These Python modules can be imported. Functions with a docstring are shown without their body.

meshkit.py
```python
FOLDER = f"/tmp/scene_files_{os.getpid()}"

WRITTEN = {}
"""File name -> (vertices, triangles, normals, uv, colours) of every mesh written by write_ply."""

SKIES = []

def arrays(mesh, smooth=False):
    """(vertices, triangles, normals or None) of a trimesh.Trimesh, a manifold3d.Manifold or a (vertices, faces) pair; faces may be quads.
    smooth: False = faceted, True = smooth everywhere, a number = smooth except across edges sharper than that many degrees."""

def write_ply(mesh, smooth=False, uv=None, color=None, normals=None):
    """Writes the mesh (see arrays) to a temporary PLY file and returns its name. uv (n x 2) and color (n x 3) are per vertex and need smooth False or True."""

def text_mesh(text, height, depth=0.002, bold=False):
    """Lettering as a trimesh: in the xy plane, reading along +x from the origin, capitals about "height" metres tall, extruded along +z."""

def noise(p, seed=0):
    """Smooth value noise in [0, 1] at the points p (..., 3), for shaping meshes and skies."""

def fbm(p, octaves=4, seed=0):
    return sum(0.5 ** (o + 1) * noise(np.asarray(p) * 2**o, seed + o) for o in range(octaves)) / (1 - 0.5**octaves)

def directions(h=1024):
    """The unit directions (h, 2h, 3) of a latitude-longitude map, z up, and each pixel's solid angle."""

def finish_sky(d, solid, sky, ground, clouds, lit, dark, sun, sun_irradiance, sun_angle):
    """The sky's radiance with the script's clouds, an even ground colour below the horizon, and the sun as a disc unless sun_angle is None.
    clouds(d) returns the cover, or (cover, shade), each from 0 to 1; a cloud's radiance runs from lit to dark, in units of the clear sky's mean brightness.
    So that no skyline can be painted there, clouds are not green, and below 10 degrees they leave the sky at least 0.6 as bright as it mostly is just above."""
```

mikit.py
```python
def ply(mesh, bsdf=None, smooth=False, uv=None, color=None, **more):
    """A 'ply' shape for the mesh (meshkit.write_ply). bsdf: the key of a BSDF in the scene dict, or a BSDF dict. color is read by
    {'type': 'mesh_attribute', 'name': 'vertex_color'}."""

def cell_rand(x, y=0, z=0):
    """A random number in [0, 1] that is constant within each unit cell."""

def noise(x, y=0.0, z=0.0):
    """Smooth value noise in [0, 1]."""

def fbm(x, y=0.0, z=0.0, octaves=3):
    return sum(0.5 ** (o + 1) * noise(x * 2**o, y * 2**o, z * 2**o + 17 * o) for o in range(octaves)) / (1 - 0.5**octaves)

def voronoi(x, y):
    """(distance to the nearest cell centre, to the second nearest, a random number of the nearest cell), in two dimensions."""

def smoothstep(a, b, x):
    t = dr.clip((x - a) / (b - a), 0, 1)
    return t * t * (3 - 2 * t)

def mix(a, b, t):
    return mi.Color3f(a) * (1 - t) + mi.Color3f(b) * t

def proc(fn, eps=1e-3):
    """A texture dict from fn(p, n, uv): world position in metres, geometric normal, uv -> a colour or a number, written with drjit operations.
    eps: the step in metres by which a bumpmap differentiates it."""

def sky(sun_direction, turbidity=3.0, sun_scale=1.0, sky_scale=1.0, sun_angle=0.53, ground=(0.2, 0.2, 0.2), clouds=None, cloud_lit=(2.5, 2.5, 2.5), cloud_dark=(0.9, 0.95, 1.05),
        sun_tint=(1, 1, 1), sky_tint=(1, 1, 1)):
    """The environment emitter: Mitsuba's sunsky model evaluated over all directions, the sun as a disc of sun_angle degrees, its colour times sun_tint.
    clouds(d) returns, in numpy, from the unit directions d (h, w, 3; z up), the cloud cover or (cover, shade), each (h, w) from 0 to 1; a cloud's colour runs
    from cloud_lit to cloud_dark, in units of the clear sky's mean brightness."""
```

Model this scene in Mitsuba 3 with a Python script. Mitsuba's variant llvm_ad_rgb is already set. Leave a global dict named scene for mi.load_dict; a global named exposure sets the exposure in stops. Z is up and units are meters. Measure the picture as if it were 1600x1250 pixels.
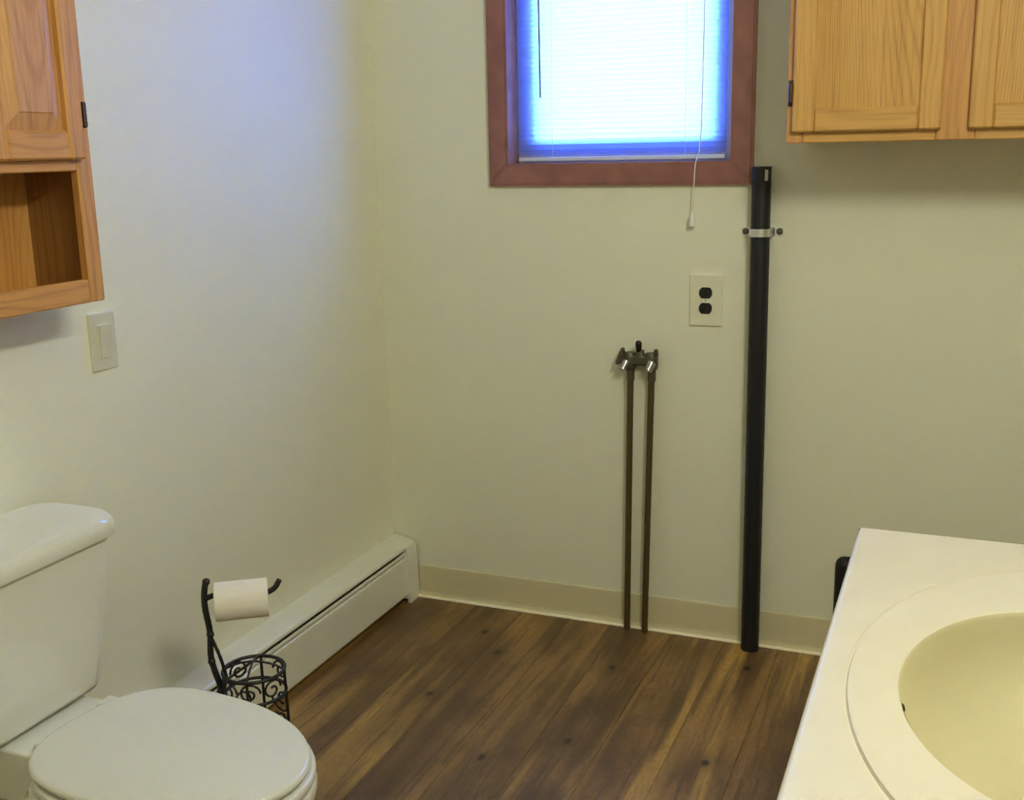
import math, random
import numpy as np, trimesh, manifold3d as m3, shapely
from shapely.geometry import Polygon, Point, box as sbox
from shapely import affinity
import drjit as dr
import mitsuba as mi, mikit
from mikit import proc, noise, fbm, smoothstep, mix, cell_rand

random.seed(5); rng = np.random.default_rng(5)
T = mi.ScalarTransform4f
scene, labels = {}, {}

# ------------------------------------------------------------------ camera, sky, exposure
CAM = np.array([1.6088, -2.8969, 1.3620]); YAW, PITCH, ROLL, FOCAL = 0.39259, 0.22385, -0.020796, 1733.82
fw = np.array([-math.sin(YAW) * math.cos(PITCH), math.cos(YAW) * math.cos(PITCH), -math.sin(PITCH)])
rt = np.array([math.cos(YAW), math.sin(YAW), 0.0]); up = np.cross(rt, fw)
upr = up * math.cos(ROLL) - rt * math.sin(ROLL)
scene['camera'] = {'type': 'perspective', 'fov': math.degrees(2 * math.atan(800 / FOCAL)), 'fov_axis': 'x', 'near_clip': 0.02,
                   'to_world': T().look_at(origin=CAM.tolist(), target=(CAM + fw).tolist(), up=upr.tolist())}
exposure = 0.0
SKY_SCALE = 202.0
LAMP = (156.0, 153.0, 119.0)
scene['sky'] = mikit.sky((0.2, -0.75, 0.6), turbidity=4.0, sun_scale=0.0, sky_scale=SKY_SCALE, sky_tint=(0.6, 1.0, 1.4), ground=(0.35, 0.35, 0.35))

# ------------------------------------------------------------------ helpers
def cat(ms): return trimesh.util.concatenate(ms)

def cbox(x0, x1, y0, y1, z0, z1, c=0.0):
    """Box with chamfered edges."""
    if c <= 0:
        b = trimesh.creation.box((x1 - x0, y1 - y0, z1 - z0)); b.apply_translation(((x0 + x1) / 2, (y0 + y1) / 2, (z0 + z1) / 2)); return b
    p = []
    for sx in (0, 1):
        for sy in (0, 1):
            for sz in (0, 1):
                v = np.array([(x0, x1)[sx], (y0, y1)[sy], (z0, z1)[sz]], float)
                d = np.array([1 - 2 * sx, 1 - 2 * sy, 1 - 2 * sz]) * c
                for k in range(3):
                    w = v + d; w[k] = v[k]; p.append(w)
    return trimesh.convex.convex_hull(np.array(p))

def rbox(x0, x1, y0, y1, z0, z1, r, n=16):
    """Box with rounded edges (hull of spheres)."""
    s = m3.Manifold.sphere(r, n)
    h = m3.Manifold.batch_hull([s.translate((x, y, z)) for x in (x0 + r, x1 - r) for y in (y0 + r, y1 - r) for z in (z0 + r, z1 - r)])
    m = h.to_mesh(); return trimesh.Trimesh(m.vert_properties[:, :3], m.tri_verts)

def tube(pts, r, sides=10, closed=False, caps=True):
    p = np.asarray(pts, float); n = len(p)
    rr = np.broadcast_to(np.asarray(r, float), (n,))
    if closed: t = np.roll(p, -1, 0) - np.roll(p, 1, 0)
    else: t = np.gradient(p, axis=0)
    t /= np.linalg.norm(t, axis=1, keepdims=True) + 1e-12
    a = np.cross(t[0], [0, 0, 1.0] if abs(t[0][2]) < .9 else [1.0, 0, 0]); a /= np.linalg.norm(a)
    ang = np.arange(sides) * 2 * np.pi / sides
    V = []
    for i in range(n):
        a = a - t[i] * (a @ t[i]); a /= np.linalg.norm(a) + 1e-12
        b = np.cross(t[i], a)
        V.append(p[i] + rr[i] * (np.cos(ang)[:, None] * a + np.sin(ang)[:, None] * b))
    V = np.vstack(V); F = []
    for i in range(n if closed else n - 1):
        for j in range(sides):
            k = (j + 1) % sides; i2 = (i + 1) % n
            F += [[i * sides + j, i * sides + k, i2 * sides + k], [i * sides + j, i2 * sides + k, i2 * sides + j]]
    if not closed and caps:
        V = np.vstack([V, p[0], p[-1]])
        for j in range(sides):
            k = (j + 1) % sides
            F += [[n * sides, k, j], [n * sides + 1, (n - 1) * sides + j, (n - 1) * sides + k]]
    m = trimesh.Trimesh(V, F, process=False)
    return m

def spline(pts, n=40):
    from scipy.interpolate import CubicSpline
    p = np.asarray(pts, float); s = np.r_[0, np.cumsum(np.linalg.norm(np.diff(p, axis=0), axis=1))]
    return CubicSpline(s, p)(np.linspace(0, s[-1], n))

def loft(rings, cap0=True, cap1=True):
    """Closed rings of equal count -> skin."""
    n = len(rings[0]); V = np.vstack(rings); F = []
    for i in range(len(rings) - 1):
        for j in range(n):
            k = (j + 1) % n
            F += [[i * n + j, i * n + k, (i + 1) * n + k], [i * n + j, (i + 1) * n + k, (i + 1) * n + j]]
    extra = []
    if cap0:
        extra.append(np.mean(rings[0], 0)); c = len(V) + len(extra) - 1
        F += [[c, (j + 1) % n, j] for j in range(n)]
    if cap1:
        extra.append(np.mean(rings[-1], 0)); c = len(V) + len(extra) - 1; o = (len(rings) - 1) * n
        F += [[c, o + j, o + (j + 1) % n] for j in range(n)]
    if extra: V = np.vstack([V, extra])
    m = trimesh.Trimesh(V, F, process=False)
    if m.is_watertight and m.volume < 0: m.invert()
    return m

def lathe(profile, origin=(0, 0, 0), axis=(0, 0, 1), sections=32):
    m = trimesh.creation.revolve(np.asarray(profile, float), sections=sections)
    m.apply_transform(trimesh.geometry.align_vectors([0, 0, 1], np.asarray(axis, float))); m.apply_translation(origin); return m

def extrude(poly, depth, frame, origin):
    """Polygon in 2D -> solid; frame = (u, v, w) unit vectors, extruded along w from origin."""
    m = trimesh.creation.extrude_polygon(poly, depth, engine='earcut')
    M = np.eye(4); M[:3, 0], M[:3, 1], M[:3, 2] = [np.asarray(f, float) for f in frame]; M[:3, 3] = origin
    m.apply_transform(M)
    if np.linalg.det(M[:3, :3]) < 0: m.invert()
    return m

X, Y, Z = np.eye(3)
count = {}
def name_of(base):
    k = count.get(base, 0); count[base] = k + 1
    return base if k == 0 else f'{base}_{k:03d}'

def put(parent, part, mesh, bsdf, smooth=False, label=None, kind=None, **kw):
    key = name_of(f'{parent}__{part}' if part else parent)
    scene[key] = mikit.ply(mesh, bsdf, smooth=smooth, **kw)
    d = {}
    if label: d['label'] = label
    if kind: d['kind'] = kind
    if d: labels[key] = d
    return key

def thing(name, label, category, group=None):
    key = name_of(name)
    labels[key] = {'label': label, 'category': category, **({'group': group} if group else {})}
    return key

def struct(name, label):
    labels[name] = {'label': label, 'kind': 'structure'}
    return name

# ------------------------------------------------------------------ materials
def rgb(*c): return {'type': 'rgb', 'value': [float(x) for x in c]}
def princ(key, color, rough=.5, spec=.5, **k):
    scene[key] = {'type': 'twosided', 'b': {'type': 'principled', 'base_color': color if isinstance(color, dict) else rgb(*color), 'roughness': rough, 'specular': spec, **k}}
    return key

def paint_fn(p, n, uv):
    v = fbm(p.x * 3.1 + 3, p.y * 3.1, p.z * 3.1, 3) - .5
    return mi.Color3f(.715, .715, .585) * (1 + .05 * v)
princ('wall_paint', proc(paint_fn), .55, .3)
princ('ceiling_paint', (.50, .50, .45), .8, .2)
princ('vinyl_base', (.60, .55, .365), .45, .4)
princ('caulk', (.86, .81, .64), .5, .4)
princ('white_enamel', (.68, .68, .61), .35, .5)
princ('painted_recess_shade', (.03, .028, .025), .8, .2)
princ('porcelain', (.63, .635, .59), .12, .6)
princ('plastic_seat', (.60, .61, .58), .22, .5)
princ('ivory_plastic', (.71, .70, .56), .35, .5)
princ('light_plastic', (.57, .565, .46), .35, .5)
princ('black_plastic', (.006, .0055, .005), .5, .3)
princ('abs_pipe', (.007, .007, .009), .45, .3)
princ('sticker', (.55, .55, .56), .5, .3)
princ('galvanised', (.70, .71, .75), .24, .5, metallic=1.0)
princ('valve_metal', (.085, .078, .05), .45, .4, metallic=.6)
princ('aged_copper', (.070, .050, .016), .5, .35, metallic=.3)
princ('bronze_hinge', (.05, .03, .02), .4, .5, metallic=.5)
princ('wrought_iron', (.010, .0095, .008), .5, .35)
princ('paper', (.76, .72, .65), .9, .1)
princ('cardboard', (.40, .29, .18), .9, .1)
princ('vinyl_sash', (.75, .76, .78), .4, .4)
princ('cord_white', (.75, .75, .78), .6, .3)
princ('aluminium', (.60, .60, .60), .4, .5, metallic=1.0)
princ('dull_steel', (.42, .42, .40), .3, .5, metallic=1.0)
princ('chrome', (.75, .75, .75), .12, .5, metallic=1.0)
princ('blind_plastic', (.55, .60, .78), .4, .4)
princ('wand_plastic', (.10, .16, .22), .3, .5)
scene['pane_glass'] = {'type': 'thindielectric', 'int_ior': 1.5}
scene['slat_vinyl'] = {'type': 'principledthin', 'base_color': rgb(.34, .41, .88), 'roughness': .6, 'diff_trans': 1.35, 'specular' if False else 'eta': 1.4}

def marble_fn(p, n, uv):
    v = fbm(p.x * 7 + 1.5 * noise(p.y * 5, p.x * 4, 3.), p.y * 7, p.z * 7, 4)
    return mix((.525, .485, .395), (.51, .47, .37), smoothstep(.35, .7, v))
princ('cultured_marble', proc(marble_fn), .42, .35)
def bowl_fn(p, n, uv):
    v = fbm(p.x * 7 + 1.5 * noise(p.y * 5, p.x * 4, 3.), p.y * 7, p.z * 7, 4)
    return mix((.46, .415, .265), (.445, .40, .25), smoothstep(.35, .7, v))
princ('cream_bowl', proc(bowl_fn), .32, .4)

def oak(along, face_u, tone=(1, 1, 1), cathedral=None, scale=1.0):
    """Oak grain running along axis 'along', widths measured along 'face_u' (0, 1, 2 = x, y, z)."""
    def fn(p, n, uv):
        c = [p.x, p.y, p.z]
        v = c[along]; u = c[face_u]; w = c[3 - along - face_u]
        u = u + w * .37
        wob = (fbm(u * 9, v * 2.1, w * 3, 3) - .5)
        if cathedral is not None:
            uc, k = cathedral
            f = v * 9.0 - dr.square((u - uc) * 1.0) * k + wob * 1.6
            ring = .5 + .5 * dr.sin(f * 6.283)
            edge = smoothstep(.0, .03, dr.abs(u - uc))
        else:
            ring = .5 + .5 * dr.sin((u * 62 + wob * 7) * 6.283 * .8)
        ring = ring * ring * ring
        fine = fbm(u * 300, v * 7, w * 60, 2)
        pore = smoothstep(.62, .85, noise(u * 520, v * 9, 5.))
        broad = fbm(u * 16 + 9, v * 1.3, w * 4, 2)
        col = mix((.52, .285, .078), (.36, .18, .046), .62 * ring)
        col = mix(col, (.57, .335, .11), .55 * smoothstep(.4, .75, broad))
        col = mix(col, (.27, .125, .03), .28 * pore + .22 * smoothstep(.55, .8, fine))
        return col * mi.Color3f(*tone)
    return proc(fn)
princ('oak_upright', oak(2, 0), .48, .35)          # grain up, faces in xz
princ('oak_upright_ruddy', oak(2, 0, (.97, .88, .98)), .48, .35)
princ('oak_level_x', oak(0, 2), .48, .35)          # grain along x
princ('oak_cathedral', oak(2, 0, cathedral=(1.385, 520.0)), .48, .35)
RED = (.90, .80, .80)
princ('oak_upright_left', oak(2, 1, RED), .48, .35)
princ('oak_side_left_shaded', oak(2, 0, (.42, .37, .36)), .4, .4)  # oak toned down: the shade inside the open shelf is in this colour
princ('oak_level_y', oak(1, 2, RED), .48, .35)
princ('oak_panel_left', oak(2, 1, (.90, .84, 1.20), cathedral=(-1.43 + .15 * .37, 900.0)), .48, .35)

def casing_fn(p, n, uv):
    g = fbm(p.x * 22, p.z * 22, p.y * 60, 3); s = .4 * noise(p.x * 40, p.z * 40, 1.)
    return mix((.22, .085, .068), (.27, .11, .085), smoothstep(.3, .7, g)) * (1 - .35 * s)
princ('stained_casing', proc(casing_fn), .4, .5)

KNOTS = [(.401, -.572), (.796, -.272), (1.134, -.159), (.81, -.67), (.649, -.804), (.47, -.293), (1.132, -.652), (.385, -.182), (1.02, -.95), (.5, -1.35)]
def floor_fn(p, n, uv):
    tone, ph = uv.x, uv.y * 37
    wob = fbm(p.x * 5 + ph, p.y * 1.6, 2., 2) - .5
    u = p.x + wob * .035
    kn = mi.Float(0); ring = mi.Float(0)
    for kx, ky in KNOTS:
        d = dr.sqrt(dr.square((p.x - kx) * 1.5) + dr.square(p.y - ky))
        kn = dr.maximum(kn, 1 - smoothstep(.008, .019, d + .006 * (noise(p.x * 150, p.y * 150, 1.) - .5)))
        ring = dr.maximum(ring, 1 - smoothstep(.01, .06, d))
    streak = fbm(u * 15 + .15 * ph, p.y * .9, 1.5, 3)
    fine = fbm(u * 110 + ph, p.y * 5, 7., 3)
    blotch = fbm(p.x * 11 + ph, p.y * 4.5 + ph, 4., 3)
    col = mix((.062, .032, .013), (.175, .095, .030), smoothstep(.30, .68, streak * .55 + blotch * .45))
    col = mix(col, (.32, .185, .046), .75 * smoothstep(.56, .76, fbm(u * 19, p.y * 1.1, 9., 2)))
    col = mix(col, (.060, .029, .012), .55 * smoothstep(.54, .74, fbm(u * 13 + 5, p.y * 1.6, 3., 2)))
    col = mix(col, (.050, .027, .014), .50 * smoothstep(.48, .74, fine))
    col = mix(col, (.055, .030, .016), .45 * ring)
    col = mix(col, (.018, .010, .006), .9 * kn)
    col = col * (.86 + .28 * noise(p.x * 230, p.y * 70, 6.))
    return col * (1.21 + .10 * tone)
princ('vinyl_plank', proc(floor_fn), .42, .45)
princ('subfloor', (.03, .02, .012), .8, .2)

# ------------------------------------------------------------------ room shell
RX, RY, H = 2.045, -3.75, 2.42                      # right wall, front wall, ceiling height
WX0, WX1, WZ0, WZ1 = .42, 1.030, 1.317, 2.02        # window opening
th = .14
hole = sbox(-th, 0, RX + th, H).difference(sbox(WX0 - .014, WZ0 - .014, WX1 + .014, WZ1 + .014))
struct('wall_back', 'pale cream painted back wall with the window'); put('wall_back', None, extrude(hole, th, (X, Z, -Y), (0, th, 0)), 'wall_paint')
struct('wall_left', 'pale cream painted left wall behind the toilet'); put('wall_left', None, cbox(-th, 0, RY - th, 0, 0, H), 'wall_paint')
struct('wall_right', 'pale cream painted right wall behind the vanity'); put('wall_right', None, cbox(RX, RX + th, RY - th, 0, 0, H), 'wall_paint')
struct('wall_front', 'pale cream painted wall behind the camera'); put('wall_front', None, cbox(0, RX, RY - th, RY, 0, H), 'wall_paint')
struct('ceiling', 'white painted ceiling'); put('ceiling', None, cbox(-th, RX + th, RY - th, th, H, H + .1), 'ceiling_paint')
struct('floor', 'dark brown wood-look vinyl plank floor'); put('floor', None, cbox(-th, RX + th, RY - th, th, -.1, -.006), 'subfloor')
PW, PL = .152, 1.22
xx, row = -.02, 0
while xx < RX:
    yy = -(.35, .95, .6, 1.1, .2, .75)[row % 6]
    segs = []
    y1 = 0.0
    while y1 > RY:
        y0 = max(yy, RY); segs.append((y0, y1)); y1 = y0; yy -= PL
    tone_row, phase_row = rng.random(), rng.random()
    for y0, y1 in segs:
        a, b = max(xx, 0) + .0003, min(xx + PW, RX) - .0003
        m = cbox(a, b, y0 + .0003, y1 - .0003, -.006, 0, .0006)
        uvs = np.tile([tone_row, phase_row], (len(m.vertices), 1))
        put('floor', 'plank', m, 'vinyl_plank', uv=uvs)
    xx += PW; row += 1

# vinyl cove base along the back wall with its pale caulk line
struct('baseboard_back', 'beige vinyl baseboard along the back wall with a pale caulk line at the floor')
prof = Polygon([(0, 0), (-.011, 0), (-.0095, .004), (-.0055, .014), (-.0045, .022), (-.0045, .098), (-.003, .102), (0, .102)])
put('baseboard_back', None, extrude(prof, RX - .086, (Y, Z, X), (.086, 0, 0)), 'vinyl_base', smooth=30)
put('baseboard_back', 'caulk_line', tube([(x, -.0125, .0015) for x in np.linspace(.087, RX - .001, 12)], .0055, 8), 'caulk', smooth=40, label='pale caulk line')
struct('baseboard_front', 'beige vinyl baseboard on the wall behind the camera')
put('baseboard_front', None, cbox(0, RX, RY, RY + .005, 0, .102), 'vinyl_base')

# ------------------------------------------------------------------ window
struct('window_1', 'window with dark reddish stained wood casing in the back wall')
CW, CT = .0575, .016
def casing(poly):
    return extrude(Polygon(poly), CT, (X, Z, -Y), (0, 0, 0))
ox0, ox1, oz0, oz1 = WX0 - CW, WX1 + CW, WZ0 - CW - .002, WZ1 + CW
g = .0004
for poly in ([(ox0, oz0 + g), (WX0, WZ0 + g), (WX0, WZ1 - g), (ox0, oz1 - g)], [(ox1, oz0 + g), (ox1, oz1 - g), (WX1, WZ1 - g), (WX1, WZ0 + g)],
             [(ox0 + g, oz0), (ox1 - g, oz0), (WX1 - g, WZ0), (WX0 + g, WZ0)], [(ox0 + g, oz1), (WX0 + g, WZ1), (WX1 - g, WZ1), (ox1 - g, oz1)]):
    m = casing(poly)
    # rounded front edge: a slightly smaller raised face
    inner = Polygon(poly).buffer(-.007, join_style=2)
    m2 = extrude(inner, .0035, (X, Z, -Y), (0, -CT, 0))
    put('window_1', 'casing_board', cat([m, m2]), 'stained_casing')
for b in ((WX0 - .012, WX0, 0, th, WZ0 - .012, WZ1 + .012), (WX1, WX1 + .012, 0, th, WZ0 - .012, WZ1 + .012), (WX0, WX1, 0, th, WZ0 - .012, WZ0), (WX0, WX1, 0, th, WZ1, WZ1 + .012)):
    put('window_1', 'jamb_board', cbox(*b), 'stained_casing')
SF = .060
frame = sbox(WX0, WZ0, WX1, WZ1).difference(sbox(WX0 + SF, WZ0 + SF, WX1 - SF, WZ1 - SF))
put('window_1', 'sash', extrude(frame, .04, (X, Z, -Y), (0, .102, 0)), 'vinyl_sash', label='white sash')
put('window_1', 'pane', trimesh.Trimesh([(WX0 + SF, .084, WZ0 + SF), (WX1 - SF, .084, WZ0 + SF), (WX1 - SF, .084, WZ1 - SF), (WX0 + SF, .084, WZ1 - SF)], [[0, 1, 2], [0, 2, 3]]), 'pane_glass')

# ------------------------------------------------------------------ mini blind
BL = thing('mini_blind', 'closed narrow-slat mini blind glowing blue and white inside the window frame', 'blind')
BY, BX0, BX1 = .045, .428, 1.006
tilt = math.radians(64)
def slat_mesh():
    s = np.linspace(-1, 1, 6); V = []
    for t in s:
        a = t * .0082; bow = .0016 * (1 - t * t)
        V.append((a * math.cos(tilt) - bow * math.sin(tilt), a * math.sin(tilt) * -1 * -1 + bow * math.cos(tilt)))
    V = np.array(V)
    P = np.vstack([[(BX0, y, z) for y, z in V], [(BX1, y, z) for y, z in V]]); n = len(V)
    F = []
    for i in range(n - 1): F += [[i, i + 1, n + i + 1], [i, n + i + 1, n + i]]
    return trimesh.Trimesh(P, F, process=False)
sl = mikit.ply(slat_mesh(), 'slat_vinyl', smooth=True)
z = WZ0 + .030
while z < WZ1 - .035:
    key = name_of(f'{BL}__slat')
    scene[key] = {**sl, 'to_world': T().translate([0, BY, z])}
    z += .0137
put(BL, 'bottom_rail', rbox(BX0, BX1, BY - .008, BY + .008, WZ0 + .005, WZ0 + .017, .0035), 'blind_plastic', smooth=40, label='pale lavender bottom rail')
put(BL, 'head_rail', cbox(BX0 - .002, BX1 + .002, BY - .013, BY + .013, WZ1 - .028, WZ1, .001), 'blind_plastic')
for x in (.53, .90):
    put(BL, 'ladder_cord', tube([(x, BY - .0085, WZ0 + .017), (x, BY - .0085, WZ1 - .03)], .0006, 6), 'cord_white')
put(BL, 'tilt_wand', tube([(.495, BY - .018, WZ1 - .02), (.4985, BY - .018, 1.75), (.500, BY - .018, 1.492)], .0026, 8), 'wand_plastic', smooth=40, label='dark thin tilt wand')
cord = [(.948, BY - .016, WZ1 - .03), (.947, BY - .018, 1.60), (.946, BY - .024, 1.40), (.945, .002, 1.335), (.943, -.016, 1.322), (.941, -.0225, 1.305), (.938, -.0225, 1.24), (.936, -.021, 1.185)]
put(BL, 'pull_cord', tube(cord, .0015, 6), 'cord_white', smooth=True, label='thin white pull cord')
put(BL, 'cord_tassel', lathe([(0, -.026), (.0085, -.026), (.0095, -.022), (.0075, -.006), (.004, .006), (.002, .010), (0, .010)], (.9355, -.021, 1.178), sections=16), 'cord_white', smooth=30, label='pale bell-shaped tassel at the end of the cord')

# ------------------------------------------------------------------ electrical plates
OUT = thing('wall_outlet', 'cream wall outlet with two black sockets, between the window and the black standpipe', 'outlet')
ocx, ocz = .9715, .957
put(OUT, 'plate', rbox(ocx - .0435, ocx + .0435, -.007, .004, ocz - .0685, ocz + .0685, .0035), 'ivory_plastic', smooth=40)
for dz in (.0205, -.0205):
    c2 = Point(0, 0).buffer(.0172, 32).intersection(sbox(-.03, -.0142, .03, .0142))
    k = put(OUT, 'socket', extrude(c2, .004, (X, Z, -Y), (ocx, -.006, ocz + dz)), 'black_plastic', label='black socket')
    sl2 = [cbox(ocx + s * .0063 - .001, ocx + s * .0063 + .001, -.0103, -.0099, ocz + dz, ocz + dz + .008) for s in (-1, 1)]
    put(k, 'slot', cat(sl2), 'painted_recess_shade')  # thin dark strips on the face; the recess shade is only colour
put(OUT, 'screw', lathe([(0, .0015), (.0025, .0010), (.003, 0), (0, 0)], (ocx, -.0069, ocz), (0, -1, 0), 16), 'galvanised', smooth=30)

SW = thing('light_switch', 'pale wall switch plate with one rocker, on the left wall below the oak cabinet', 'light switch')
scy, scz = -1.168, .998
put(SW, 'plate', rbox(-.004, .0065, scy - .0355, scy + .0355, scz - .0585, scz + .0585, .003), 'light_plastic', smooth=40)
put(SW, 'rocker_frame', cbox(.006, .0078, scy - .0185, scy + .0185, scz - .035, scz + .035, .0008), 'light_plastic')
rk = Polygon([(.0, -.033), (.0100 - .0075, -.033), (.0115 - .0075, 0.0), (.0140 - .0075, .033), (.0, .033)])
put(SW, 'rocker', extrude(rk, .031, (X, Z, Y), (.0078, scy - .0155, scz)), 'light_plastic', label='tilted rocker')

# ------------------------------------------------------------------ washer supply pipes and valve
PY = -.026
pipes = []
for x0, x1, lab in ((.7645, .7725, 'left one of two thin dark copper pipes rising from the floor to the washer valve'), (.8165, .832, 'right one of two thin dark copper pipes rising from the floor to the washer valve')):
    k = thing('copper_pipe', lab, 'pipe', 'copper pipes on the back wall')
    put(k, 'tube', tube([(x0, PY, 0), (x0 * .5 + x1 * .5, PY, .4), (x1, PY, .775)], .0088, 16), 'aged_copper', smooth=40)
    put(k, 'pipe_coupling', tube([(x1 - .0003, PY, .735), (x1, PY, .765)], .0112, 16), 'valve_metal', smooth=40)
VAL = thing('washer_valve', 'metal washer shut-off valve with a black lever on top of the two copper pipes', 'valve')
vb = [rbox(.752, .838, PY - .016, PY + .016, .778, .806, .008), lathe([(0, -.022), (.017, -.022), (.019, -.012), (.019, .012), (.015, .022), (0, .022)], (.770, PY, .790), sections=20),
      lathe([(0, -.022), (.017, -.022), (.019, -.012), (.019, .012), (.015, .022), (0, .022)], (.830, PY, .790), sections=20), lathe([(0, 0), (.013, 0), (.011, .020), (0, .020)], (.800, PY - .004, .800), sections=20),
      cbox(.800 - .035, .800 + .035, PY + .01, 0, .782, .800, .003)]
mm = None
for q in vb:
    mf = m3.Manifold(m3.Mesh(np.asarray(q.vertices, np.float32), np.asarray(q.faces, np.uint32)))
    mm = mf if mm is None else mm + mf
put(VAL, 'body', mm, 'valve_metal', smooth=40)
lev = m3.Manifold.batch_hull([m3.Manifold.sphere(.0068, 14).translate((.7985, PY - .010, .820)), m3.Manifold.sphere(.0088, 14).translate((.800, PY - .020, .840))])
put(VAL, 'lever', lev, 'black_plastic', smooth=40, label='black lever')
for x, s in ((.752, -1), (.823, -1)):
    ax = np.array([-.30, -.45, -.80]); ax /= np.linalg.norm(ax); o = np.array([x + .012, PY - .012, .789])
    pr = np.array([(0, 0), (.012, 0), (.012, .012), (.0108, .013), (.0108, .015), (.012, .016), (.012, .018), (.0108, .019), (.0108, .021), (.012, .022), (.012, .026), (.008, .027), (.007, .022), (0, .022)])
    put(VAL, 'hose_outlet', lathe(pr, o, ax, 24), 'dull_steel', smooth=30, label='threaded hose outlet')
    put(VAL, 'wing_knob', cat([lathe([(0, 0), (.006, 0), (.006, .016), (0, .016)], (x + .001 if x < .8 else .846, PY - .006, .808), (0, -.4, 1), 14)]), 'valve_metal', smooth=30)
wing = m3.Manifold.batch_hull([m3.Manifold.sphere(.006, 12).translate(p) for p in ((.742, PY - .024, .786), (.752, PY - .018, .815), (.758, PY - .01, .795))])
put(VAL, 'wing_handle', wing, 'valve_metal', smooth=40)

# ------------------------------------------------------------------ black standpipe with clamp
SP = thing('standpipe', 'tall black plastic drain standpipe running up the back wall beside the window', 'pipe')
r, n = .0241, 40
px, py0 = 1.1165, -.036
ax = [(1.1185, py0, 0.0), (1.1165, py0, .65), (1.1135, py0, 1.302)]
outer = tube(spline(ax, 8), r, n, caps=False); inner_t = tube(spline(ax, 8), r - .004, n, caps=False); inner_t.invert()
topc = np.array(ax[-1]); a = np.arange(n) * 2 * np.pi / n
ringV = np.vstack([outer.vertices[-n:], inner_t.vertices[-n:]])
ringF = []
for j in range(n):
    k2 = (j + 1) % n; ringF += [[j, k2, n + k2], [j, n + k2, n + j]]
put(SP, 'pipe', cat([outer, inner_t, trimesh.Trimesh(ringV, ringF, process=False)]), 'abs_pipe', smooth=40)
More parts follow.
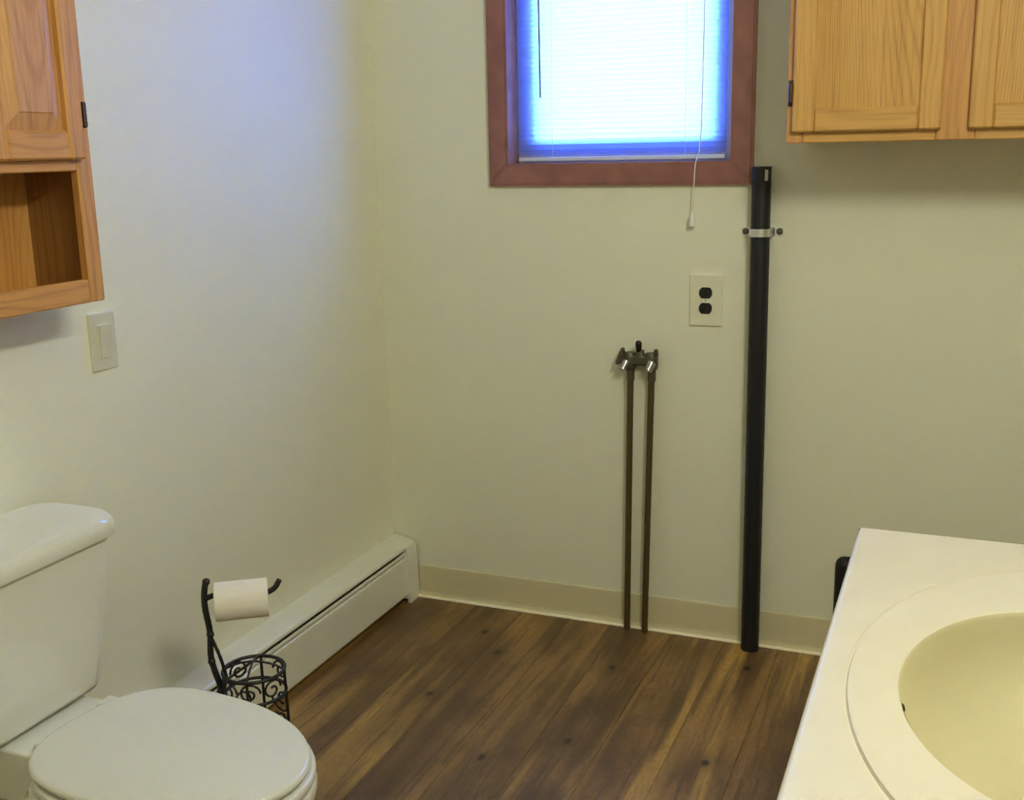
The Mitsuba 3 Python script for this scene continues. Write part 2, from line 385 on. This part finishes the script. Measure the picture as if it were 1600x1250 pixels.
# small pale printed sticker near the top, curved on the pipe
sv, sf = [], []
for i, t in enumerate(np.radians(np.linspace(-62, -40, 6))):
    for zz in (1.268, 1.295): sv.append((1.1136 + (r + .0004) * math.cos(t), py0 + (r + .0004) * math.sin(t), zz))
for i in range(5): sf += [[2 * i, 2 * i + 2, 2 * i + 3], [2 * i, 2 * i + 3, 2 * i + 1]]
put(SP, 'sticker', trimesh.Trimesh(sv, sf), 'sticker', smooth=True, label='small pale sticker near the top')
CL = thing('pipe_clamp', 'shiny silver two-hole strap holding the black standpipe to the wall', 'pipe clamp')
cx, cz = 1.1143, 1.139
t = np.linspace(np.pi, 2 * np.pi, 30)
pts = [(-.052, 0), (-.030, 0), (-.0265, -.004)] + [(-.0265, -.02)] + [(.0258 * math.cos(q), py0 + .0258 * math.sin(q)) for q in t] + [(.0265, -.02), (.0265, -.004), (.030, 0), (.052, 0)]
ls = shapely.LineString(pts).buffer(.0016, cap_style=2, join_style=1)
put(CL, 'strap', extrude(ls, .020, (X, Y, Z), (cx, -.0017, cz - .010)), 'galvanised', smooth=30)
for s in (-1, 1):
    put(CL, 'screw', lathe([(0, .006), (.006, .0045), (.0085, 0), (0, 0)], (cx + s * .043, -.0032, cz), (0, -1, 0), 16), 'valve_metal', smooth=30, label='dark screw head')

VC = thing('dryer_vent', 'black rounded vent cover low on the back wall, peeking out past the sink top edge', 'vent')
put(VC, 'cover', rbox(1.332, 1.512, -.026, .030, .035, .287, .026, 24), 'black_plastic', smooth=40)
for i in range(5):
    put(VC, 'louver', cbox(1.372, 1.482, -.031, -.024, .085 + .036 * i, .092 + .036 * i, .002), 'black_plastic')

# ------------------------------------------------------------------ baseboard heater
HT = thing('baseboard_heater', 'long low white metal baseboard heater along the foot of the left wall', 'heater')
y0h, y1h = -1.335, -.03
L = y1h - y0h
def hprof(pts, key, y0=y0h, y1=y1h, mat='white_enamel', label=None, w=.0011):
    ls = shapely.LineString(pts).buffer(w, cap_style=2, join_style=1)
    return put(HT, key, extrude(ls, y1 - y0, (X, Z, Y), (0, y0, 0)), mat, smooth=30, label=label)
hprof([(.0015, .01), (.0015, .192)], 'back_plate')
hprof([(.0015, .192), (.012, .193), (.040, .188), (.058, .1835), (.066, .181), (.0715, .177), (.073, .171)], 'top_hood')
hprof([(.0715, .1605), (.0735, .1595), (.074, .1535)], 'damper')
hprof([(.069, .1475), (.0745, .1470), (.0775, .145), (.078, .141), (.078, .031), (.076, .025), (.066, .023)], 'front_panel')
for i in range(110):
    yy = y0h + .07 + i * .0105
    put(HT, 'fin', cbox(.008, .060, yy, yy + .0006, .055, .115), 'aluminium')
put(HT, 'copper_tube', tube([(.035, y0h + .01, .085), (.035, y1h - .01, .085)], .011, 12), 'aged_copper', smooth=40)
for i in range(3):
    yy = y0h + .18 + i * .46
    put(HT, 'bracket', cbox(.003, .062, yy, yy + .002, .034, .147), 'white_enamel')
capp = Polygon([(0, .0), (0, .195), (.014, .1965), (.050, .190), (.068, .184), (.077, .176), (.0805, .165), (.086, .07), (.087, .0), (.077, .0), (.0765, .012), (.02, .012), (.02, 0)])
for a, b in ((-.068, -.008), (y0h - .008, y0h + .05)):
    m = extrude(capp, b - a, (X, Z, Y), (0, a, 0))
    put(HT, 'end_cap', m, 'white_enamel', smooth=30)

# ------------------------------------------------------------------ toilet
TO = thing('toilet', 'white toilet with closed lid against the left wall', 'toilet')
CY = -1.605
def rrect(x0, x1, y0, y1, rb, rf, n=10):
    """Rounded rectangle ring in xy: corner radius rb at the x0 side and rf at the x1 side; always 4*n points."""
    P = []
    for cx_, cy_, r_, a0 in ((x1 - rf, y1 - rf, rf, 0), (x0 + rb, y1 - rb, rb, 90), (x0 + rb, y0 + rb, rb, 180), (x1 - rf, y0 + rf, rf, 270)):
        for i in range(n):
            q = math.radians(a0 + 90 * i / (n - 1)); P.append((cx_ + r_ * math.cos(q), cy_ + r_ * math.sin(q)))
    return np.array(P)
def at(P, z): return np.c_[P, np.full(len(P), z)]
def tank_ring(f, z, inset=0):
    hw = .158 + f * .034
    return at(rrect(.028 + inset, .193 + .016 * f - inset, CY + .011 - hw + inset, CY + .011 + hw - inset, .03, .045), z)
rings = [at(rrect(.06, .165, CY - .11, CY + .11, .03, .045), .416), tank_ring(-.25, .419), tank_ring(-.05, .428), tank_ring(0.02, .445), tank_ring(.3, .52), tank_ring(.65, .60), tank_ring(1, .693)]
put(TO, 'tank', loft(rings), 'porcelain', smooth=50)
def lid_ring(e, z):
    return at(rrect(.014 - e, .222 + e, CY + .012 - .206 - e, CY + .012 + .206 + e, .055, .06), z + .010)
put(TO, 'tank_lid', loft([lid_ring(-.012, .686), lid_ring(-.004, .6865), lid_ring(0, .690), lid_ring(.001, .706), lid_ring(-.002, .716), lid_ring(-.008, .7235), lid_ring(-.018, .728), lid_ring(-.04, .730)]), 'porcelain', smooth=60)
# egg-shaped bowl outlines in local axes (forward = +x), turned a few degrees
ANG = math.radians(-6)
def egg(xr, xf, hw, rear=.62, n=72, z=0, pw=2.35):
    """Rear at xr, front tip at xf, half width hw; widest at 45 %."""
    xm = xr + (xf - xr) * .44; P = []
    for i in range(n):
        q = 2 * math.pi * i / n; c, s = math.cos(q), math.sin(q)
        if c >= 0: x = xm + (xf - xm) * c; y = hw * s
        else:
            e = 2.0 / 3.2
            x = xm - (xm - xr) * abs(c) ** e; y = hw * math.copysign(abs(s) ** (.80), s)
        P.append((x, y))
    P = np.array(P)
    return P
def place(P, z, ang=ANG):
    ca, sa = math.cos(ang), math.sin(ang); x = P[:, 0] - .245; y = P[:, 1]
    return np.c_[.245 + x * ca - y * sa, CY + .022 + x * sa + y * ca, np.full(len(P), z)]
bowl = [place(egg(.12, .50, .105), .0), place(egg(.115, .505, .110), .012), place(egg(.13, .49, .100), .05), place(egg(.14, .50, .096), .14), place(egg(.15, .56, .112), .21), place(egg(.16, .64, .148), .28),
        place(egg(.21, .70, .170), .335), place(egg(.245, .722, .180), .365), place(egg(.25, .724, .182), .385), place(egg(.254, .720, .179), .392), place(egg(.27, .70, .165), .393)]
put(TO, 'bowl', loft(bowl), 'porcelain', smooth=50)
CD = CY + .017
deck = loft([at(rrect(.03, .29, CD - .080, CD + .080, .03, .03), .30), at(rrect(.03, .29, CD - .096, CD + .096, .03, .03), .37), at(rrect(.03, .29, CD - .099, CD + .099, .03, .035), .404), at(rrect(.034, .286, CD - .095, CD + .095, .03, .035), .409)])
put(TO, 'bowl_deck', deck, 'porcelain', smooth=50)
def plate(xr, xf, hw, z0, z1, r, mat, key, dome=0.0):
    R = [place(egg(xr + r, xf - r, hw - r), z0), place(egg(xr + r * .3, xf - r * .3, hw - r * .3), z0 + r * .3), place(egg(xr, xf, hw), z0 + r), place(egg(xr, xf, hw), z1 - r), place(egg(xr + r * .3, xf - r * .3, hw - r * .3), z1 - r * .3), place(egg(xr + r, xf - r, hw - r), z1)]
    if dome:
        for f in (.75, .5, .25): R.append(place(egg(xr + (.2) * (1 - f) + r, xf - .24 * (1 - f) - r, hw * f), z1 + dome * (1 - f * f)))
    put(TO, key, loft(R), mat, smooth=50)
plate(.262, .722, .180, .394, .412, .006, 'plastic_seat', 'seat')
plate(.248, .716, .174, .414, .430, .007, 'plastic_seat', 'seat_lid', dome=.006)
for s in (-1, 1):
    put(TO, 'seat_hinge', rbox(.238, .262, CY + .02 + s * .072 - .018, CY + .02 + s * .072 + .018, .405, .425, .006), 'plastic_seat', smooth=40)

# ------------------------------------------------------------------ toilet paper stand and roll
ST = thing('toilet_paper_stand', 'black wrought-iron toilet paper stand with a scrollwork basket, between the toilet and the heater', 'toilet paper stand')
bc = np.array([.292, -1.146]); br = .063
a = np.linspace(0, 2 * np.pi, 48, endpoint=False)
def ring(z, rad, tr, rx=1.0): return tube(np.c_[bc[0] + rad * np.cos(a), bc[1] + rad * np.sin(a), np.full(48, z)], tr, 8, closed=True)
put(ST, 'basket_ring', ring(.318, br, .0038), 'wrought_iron', smooth=True)
put(ST, 'basket_ring', ring(.268, br, .0034), 'wrought_iron', smooth=True)
put(ST, 'basket_ring', ring(.120, br, .0028), 'wrought_iron', smooth=True)
put(ST, 'basket_ring', ring(.020, br, .0032), 'wrought_iron', smooth=True)
for q in np.radians((22, 112, 202, 292)):
    e = np.array([math.cos(q), math.sin(q)])
    put(ST, 'upright', tube(spline([(*(bc + e * br), .318), (*(bc + e * (br + .002)), .2), (*(bc + e * br), .06), (*(bc + e * (br + .008)), .012), (*(bc + e * (br + .02)), .0035)], 24), .003, 8), 'wrought_iron', smooth=True)
def scroll(turn, r0, flip=1, n=40):
    t_ = np.linspace(0, 1, n); ang = flip * (t_ * turn * 2 * np.pi); rr = r0 * (1 - .78 * t_)
    return np.c_[rr * np.cos(ang), rr * np.sin(ang)]
def wrap(P, q0, zc):
    """Scroll drawn on the cylinder of the basket."""
    q = q0 + P[:, 0] / br
    return np.c_[bc[0] + br * np.cos(q), bc[1] + br * np.sin(q), zc + P[:, 1]]
for q0 in np.radians((-155, -110, -65, -20, 67, 157)):
    for zc, fl in ((.293, 1), (.225, -1), (.165, 1), (.07, -1)):
        r0 = .023 if zc > .28 else .030
        put(ST, 'scroll', tube(wrap(scroll(1.35, r0, fl), q0, zc), .0023, 6), 'wrought_iron', smooth=True)
# loops of wire over the open top
for k_, q in enumerate(np.radians((22, 112))):
    e = np.array([math.cos(q), math.sin(q)]); s_ = np.linspace(-1, 1, 24)
    put(ST, 'top_bow', tube(np.c_[bc[0] + e[0] * br * s_, bc[1] + e[1] * br * s_, .318 + .018 * (1 - s_ ** 2)], .0022, 6), 'wrought_iron', smooth=True)
pb = np.array([.226, -1.186])
post = spline([(.232, -1.180, .10), (.2325, -1.178, .20), (.231, -1.180, .285), (.221, -1.190, .355), (.224, -1.190, .405), (.2205, -1.194, .46), (.222, -1.194, .50), (.2255, -1.190, .522)], 50)
put(ST, 'post', tube(post, .0064, 10), 'wrought_iron', smooth=True)
for p_ in ((.2245, -1.190, .405), (.222, -1.190, .345), (.2305, -1.181, .275), (.2252, -1.190, .519)):
    s = trimesh.creation.icosphere(2, .0078); s.apply_translation(p_); put(ST, 'knuckle', s, 'wrought_iron', smooth=True)
put(ST, 'brace', tube(spline([(.2245, -1.190, .400), (.233, -1.184, .37), (.241, -1.178, .33), (.243, -1.172, .295)], 20), .0034, 8), 'wrought_iron', smooth=True)
put(ST, 'basket_tie', tube([(.2310, -1.180, .285), (*(bc + br * np.array([-.86, -.5])), .285)], .004, 8), 'wrought_iron', smooth=True)
ax0, ax1 = np.array([.232, -1.189, .488]), np.array([.331, -1.119, .488]); d = (ax1 - ax0) / np.linalg.norm(ax1 - ax0)
arm = spline([(.222, -1.194, .483), ax0, ax0 + d * .06, ax1, ax1 + d * .006 + [0, 0, .004], ax1 + d * .012 + [0, 0, .012], ax1 + d * .017 + [0, 0, .021]], 40)
put(ST, 'arm', tube(arm, .0056, 10), 'wrought_iron', smooth=True)
put(ST, 'base_foot', tube([(.232, -1.180, .10), (.236, -1.176, .003)], .005, 10), 'wrought_iron', smooth=True)
RO = thing('toilet_paper_roll', 'part-used white toilet paper roll hanging on the arm of the black stand', 'toilet paper')
hl = .053; c0 = (ax0 + ax1) / 2 + d * .0 - np.array([0, 0, .0135])
put(RO, 'paper', lathe([(.0195, -hl), (.0385, -hl), (.0395, -hl + .0015), (.0395, hl - .0015), (.0385, hl), (.0195, hl), (.0195, -hl)], c0, d, 48), 'paper', smooth=30)
put(RO, 'cardboard_core', lathe([(.0182, -hl - .0003), (.0194, -hl - .0003), (.0194, hl + .0003), (.0182, hl + .0003), (.0182, -hl - .0003)], c0, d, 40), 'cardboard', smooth=30, label='brown cardboard core')

# ------------------------------------------------------------------ cabinets
def panel_door(parent, u0, u1, z0, z1, front, frame, mats, stile=.05, rail=.05, thick=.019, raised=True, bev=.026):
    """Frame-and-panel door in the plane spanned by u and z, its face at 'front' along frame's outward vector. mats: stile, rail, panel."""
    U, O = frame
    def blk(a, b, c, d_, t0, t1, ch=.0035):
        m = cbox(a, b, c, d_, t0, t1, ch)          # axes: u, z, outward
        M = np.eye(4); M[:3, 0], M[:3, 1], M[:3, 2] = U, Z, O; m.apply_transform(M)
        if np.linalg.det(M[:3, :3]) < 0: m.invert()
        return m
    f = front
    for a, b in ((u0, u0 + stile), (u1 - stile, u1)): put(parent, 'stile', blk(a, b, z0, z1, f - thick, f), mats[0])
    for a, b in ((z0, z0 + rail), (z1 - rail, z1)): put(parent, 'rail', blk(u0 + stile + .0003, u1 - stile - .0003, a, b, f - thick, f - .0002), mats[1])
    a, b, c, e = u0 + stile, u1 - stile, z0 + rail, z1 - rail
    if raised:
        base, top = f - .0125, f - .0015
        lo = np.array([(a, c), (b, c), (b, e), (a, e)]); hi = np.array([(a + bev, c + bev), (b - bev, c + bev), (b - bev, e - bev), (a + bev, e - bev)])
        hi2 = hi + np.array([(.0015, .0015), (-.0015, .0015), (-.0015, -.0015), (.0015, -.0015)])
        R = [np.c_[lo, np.full(4, f - thick + .002)], np.c_[lo, np.full(4, base)], np.c_[hi, np.full(4, top - .0018)], np.c_[hi2, np.full(4, top)]]
        m = loft(R); M = np.eye(4); M[:3, 0], M[:3, 1], M[:3, 2] = U, Z, O; m.apply_transform(M)
        if m.volume < 0: m.invert()
    else:
        m = blk(a - .004, b + .004, c - .004, e + .004, f - .013, f - .0065, 0)
    put(parent, 'panel', m, mats[2])

# ---- small cabinet over the toilet, left wall: face at x = .155
LC = thing('wall_cabinet', 'narrow oak cabinet with raised-panel doors and an open shelf, above the toilet', 'cabinet')
FX, LY0, LY1, LZ0, LZ1 = .137, -1.829, -1.314, 1.106, 1.93
V, Hm, Pn = 'oak_upright_left', 'oak_level_y', 'oak_panel_left'
for a, b in ((LY0, LY0 + .0125), (LY1 - .0135, LY1 - .001)): put(LC, 'side_panel', cbox(0, FX, a, b, LZ0 + .001, LZ1), 'oak_side_left_shaded')
put(LC, 'back_panel', cbox(0, .008, LY0 + .012, LY1 - .013, LZ0 + .01, LZ1 - .01), V)
for a, b in ((LZ0 + .003, LZ0 + .018), (1.343, 1.356), (LZ1 - .014, LZ1)): put(LC, 'shelf_board', cbox(.008, FX, LY0 + .0125, LY1 - .0135, a, b), Hm)
FT = .155
ymid = (LY0 + LY1) / 2
for a, b in ((LY0, LY0 + .036), (LY1 - .036, LY1)): put(LC, 'face_stile', cbox(FX, FT, a, b, LZ0, LZ1, .002), V)
for a, b in ((LZ0, LZ0 + .041), (1.337, 1.368), (LZ1 - .04, LZ1)): put(LC, 'face_rail', cbox(FX, FT - .0003, LY0 + .0362, LY1 - .0362, a, b, .002), Hm)
put(LC, 'face_stile', cbox(FX, FT - .0003, ymid - .030, ymid + .030, 1.3685, LZ1 - .041, .002), V)
DF = FT + .019
for a, b in ((LY1 - .029 - .207, LY1 - .029), (LY0 + .029, LY0 + .029 + .207)):
    dk = name_of(f'{LC}__door')
    panel_door(dk, a, b, 1.357, LZ1 - .008, DF, (Y, X), (V, Hm, Pn), stile=.037, rail=.048, bev=.028)
for s, yb in ((-1, LY1 - .0215), (1, LY0 + .0215)):
    for zz in (1.432, 1.85):
        put(LC, 'hinge', cat([rbox(FT + .0005, DF - .001, yb - .0042, yb + .0042, zz - .022, zz + .022, .0035), cbox(FT - .001, FT + .001, yb - .004, yb + .0052, zz - .028, zz + .028)]), 'bronze_hinge', smooth=40, label='dark bronze hinge')

# ---- upper cabinet, back wall: face at y = -.32
RC = thing('upper_cabinet', 'wide honey oak upper cabinet on the back wall, right of the window', 'cabinet')
RX0, RX1, RZ0, RZ1 = 1.214, 1.976, 1.358, 2.12
V, Hm, Pn = 'oak_upright', 'oak_level_x', 'oak_cathedral'
BF, FF = -.302, -.321
for a, b in ((RX0 + .001, RX0 + .0135), (RX1 - .0135, RX1 - .001)): put(RC, 'side_panel', cbox(a, b, BF, 0, RZ0 + .001, RZ1), V)
put(RC, 'back_panel', cbox(RX0 + .0135, RX1 - .0135, -.007, 0, RZ0 + .012, RZ1 - .01), V)
for a, b in ((RZ0 + .004, RZ0 + .019), (1.74, 1.755), (RZ1 - .014, RZ1)): put(RC, 'shelf_board', cbox(RX0 + .0135, RX1 - .0135, BF, -.007, a, b), Hm)
def yb(u0, u1, z0, z1, front, back, c=.002): return cbox(u0, u1, front, back, z0, z1, c)
for a, b in ((RX0, RX0 + .036), (RX1 - .036, RX1)): put(RC, 'face_stile', yb(a, b, RZ0, RZ1, FF, BF), 'oak_upright_ruddy')
put(RC, 'face_stile', yb(1.525, 1.602, RZ0 + .0005, RZ1 - .0005, FF + .0003, BF), 'oak_upright_ruddy')
for a, b in ((RX0 + .0362, 1.5248), (1.6022, RX1 - .0362)):
    put(RC, 'face_rail', yb(a, b, RZ0, RZ0 + .036, FF + .0003, BF), Hm); put(RC, 'face_rail', yb(a, b, RZ1 - .04, RZ1, FF + .0003, BF), Hm)
for a, b in ((1.228, 1.536), (1.589, 1.962)):
    dk = name_of(f'{RC}__door')
    panel_door(dk, a, b, 1.381, RZ1 - .012, .340, (X, -Y), (V, Hm, Pn), stile=.047, rail=.050, raised=False)
for xb, s in ((1.2235, 1), (1.9665, -1)):
    for zz in (1.465, 2.03):
        put(RC, 'hinge', cat([rbox(xb - .0045, xb + .0045, -.344, FF - .0005, zz - .022, zz + .022, .0035), cbox(xb - .007, xb + .004, FF - .001, FF + .001, zz - .028, zz + .028)]), 'bronze_hinge', smooth=40, label='dark bronze hinge')

# ------------------------------------------------------------------ vanity
VN = thing('vanity_cabinet', 'oak vanity cabinet carrying the cream sink top', 'vanity')
princ('oak_vanity', oak(2, 1), .33, .5)
CX0, CX1, CY0, CY1, CZ = 1.482, RX - .001, -2.214, -1.2464, .80
for a, b in ((CY0 + .012, CY0 + .028), (CY1 - .028, CY1 - .012)): put(VN, 'side_panel', cbox(1.54, RX, a, b, .09, CZ - .031), 'oak_vanity')
put(VN, 'bottom_board', cbox(1.54, RX, CY0 + .028, CY1 - .028, .09, .106), 'oak_vanity')
for a, b in ((CY0 + .012, CY0 + .05), (-1.749, -1.711), (CY1 - .05, CY1 - .012)): put(VN, 'face_stile', cbox(1.522, 1.54, a, b, .0902, CZ - .031, .002), 'oak_vanity')
for a, b in ((CY0 + .0502, -1.7492), (-1.7108, CY1 - .0502)):
    for c_, d_ in ((.0902, .13), (.72, CZ - .031)): put(VN, 'face_rail', cbox(1.522, 1.5398, a, b, c_, d_, .002), 'oak_level_y')
put(VN, 'toe_kick', cbox(1.585, RX, CY0 + .02, CY1 - .02, 0, .09), 'oak_level_y')
for a, b in ((CY0 + .03, -1.7325), (-1.7275, CY1 - .03)):
    dk = name_of(f'{VN}__door')
    panel_door(dk, a, b, .11, .735, -1.502, (Y, -X), ('oak_vanity', 'oak_level_y', 'oak_vanity'), stile=.05, rail=.05)

SK = thing('sink_countertop', 'cream cultured-marble vanity top with a moulded oval sink, right foreground', 'sink')
oc, oa, ob = np.array([1.766, -1.728]), .251, .375
ic, ia, ib = np.array([1.748, -1.724]), .179, .240
corners = [math.atan2(y - oc[1], x - oc[0]) for x in (CX0, CX1) for y in (CY0, CY1)]
angs = np.array(sorted(list(np.linspace(-np.pi, np.pi, 160, endpoint=False)) + corners))
def rect_ring(i, z):
    out = []
    for q in angs:
        c_, s_ = math.cos(q), math.sin(q)
        tx = abs((CX1 - i - oc[0]) if c_ > 0 else (CX0 + i - oc[0])) / max(abs(c_), 1e-9)
        ty = abs((CY1 - i - oc[1]) if s_ > 0 else (CY0 + i - oc[1])) / max(abs(s_), 1e-9)
        t_ = min(tx, ty); x, y = oc[0] + t_ * c_, oc[1] + t_ * s_
        out.append((x, y, z))
    out = np.array(out)
    for q in corners:      # keep true corners under inset
        j = int(np.argmin(abs(angs - q)))
        out[j, 0] = CX1 - i if math.cos(q) > 0 else CX0 + i; out[j, 1] = CY1 - i if math.sin(q) > 0 else CY0 + i
    return out
def ell(c_, a_, b_, z): 
    q = np.arctan2(np.sin(angs) / b_, np.cos(angs) / a_)
    return np.c_[c_[0] + a_ * np.cos(q), c_[1] + b_ * np.sin(q), np.full(len(angs), z)]
R = [ell(ic, ia + .01, ib + .01, CZ - .03), rect_ring(.004, CZ - .03), rect_ring(0, CZ - .026), rect_ring(0, CZ - .007), rect_ring(.001, CZ - .004), rect_ring(.0035, CZ - .0012), rect_ring(.0075, CZ), rect_ring(.02, CZ),
     ell(oc, oa + .012, ob + .012, CZ), ell(oc, oa + .003, ob + .003, CZ), ell(oc, oa + .0022, ob + .0022, CZ - .0004), ell(oc, oa + .0006, ob + .0006, CZ - .0024), ell(oc, oa - .0010, ob - .0010, CZ - .0024), ell(oc, oa - .0028, ob - .0028, CZ + .0014), ell(oc, oa - .0050, ob - .0050, CZ + .0020),
     ell(oc * .4 + ic * .6, oa * .35 + ia * .65, ob * .35 + ib * .65, CZ - .001), ell(ic, ia + .005, ib + .005, CZ - .0035), ell(ic, ia + .001, ib + .001, CZ - .0055), ell(ic, ia - .002, ib - .002, CZ - .0105)]
for t_ in np.linspace(.1, 1, 14):
    q = t_ * np.pi / 2; s_ = math.cos(q) ** .55 if t_ < 1 else .0
    s_ = max(s_, .11)
    R.append(ell(ic, (ia - .003) * s_, (ib - .003) * s_, CZ - .0105 - .128 * math.sin(q)))
NB = len(R) - 16; assert NB > 0
skin = loft(R[:NB + 1], cap0=False, cap1=False)
basin = loft(R[NB:], cap0=False, cap1=False)
under = loft([ell(ic, ia + .01, ib + .01, CZ - .03)] + [ell(ic, (ia + .009) * max(math.cos(t_ * np.pi / 2) ** .5, .11), (ib + .009) * max(math.cos(t_ * np.pi / 2) ** .5, .11), CZ - .032 - .125 * math.sin(t_ * np.pi / 2)) for t_ in np.linspace(.05, .98, 12)], cap0=False, cap1=False)
put(SK, 'top', skin, 'cultured_marble', smooth=35)
put(SK, 'bowl', basin, 'cream_bowl', smooth=35, label='deeper cream oval bowl')
put(SK, 'bowl_shell', under, 'cultured_marble', smooth=35)
put(SK, 'drain', lathe([(0, -.004), (.012, -.003), (.016, .0), (.026, .002), (.028, -.002), (.028, -.02), (0, -.02)], (ic[0], ic[1], CZ - .137), sections=32), 'chrome', smooth=30)
put(SK, 'overflow_dark_disc', lathe([(0, .0026), (.0042, .0022), (.005, .0006), (.005, -.003), (0, -.003)], (1.5738, -1.768, CZ - .0165), (.85, -.15, .5), 20), 'black_plastic', smooth=30, label='small dark disc painted as the shaded overflow opening')  # solid black disc, nothing cut; its colour stands for shade in the opening

# ------------------------------------------------------------------ vanity lamp on the right wall (out of frame, lights the room)
LP = thing('vanity_lamp', 'bar lamp with four round bulbs on the right wall above the sink', 'lamp')
LZ, LYC = 2.10, -2.02
put(LP, 'bar', rbox(RX - .03, RX, LYC - .31, LYC + .31, LZ - .055, LZ + .055, .006), 'chrome', smooth=40)
for i in range(4):
    yy = LYC - .225 + .15 * i
    k = put(LP, 'socket', lathe([(0, 0), (.024, 0), (.022, .02), (0, .02)], (RX - .03, yy, LZ), (-1, 0, 0), 20), 'chrome', smooth=30)
    kk = name_of(f'{LP}__bulb')
    scene[kk] = {'type': 'sphere', 'center': [RX - .098, yy, LZ], 'radius': .05, 'bsdf': {'type': 'ref', 'id': 'white_enamel'}, 'emitter': {'type': 'area', 'radiance': rgb(*LAMP)}}
    labels[kk] = {'label': 'glowing round bulb'}
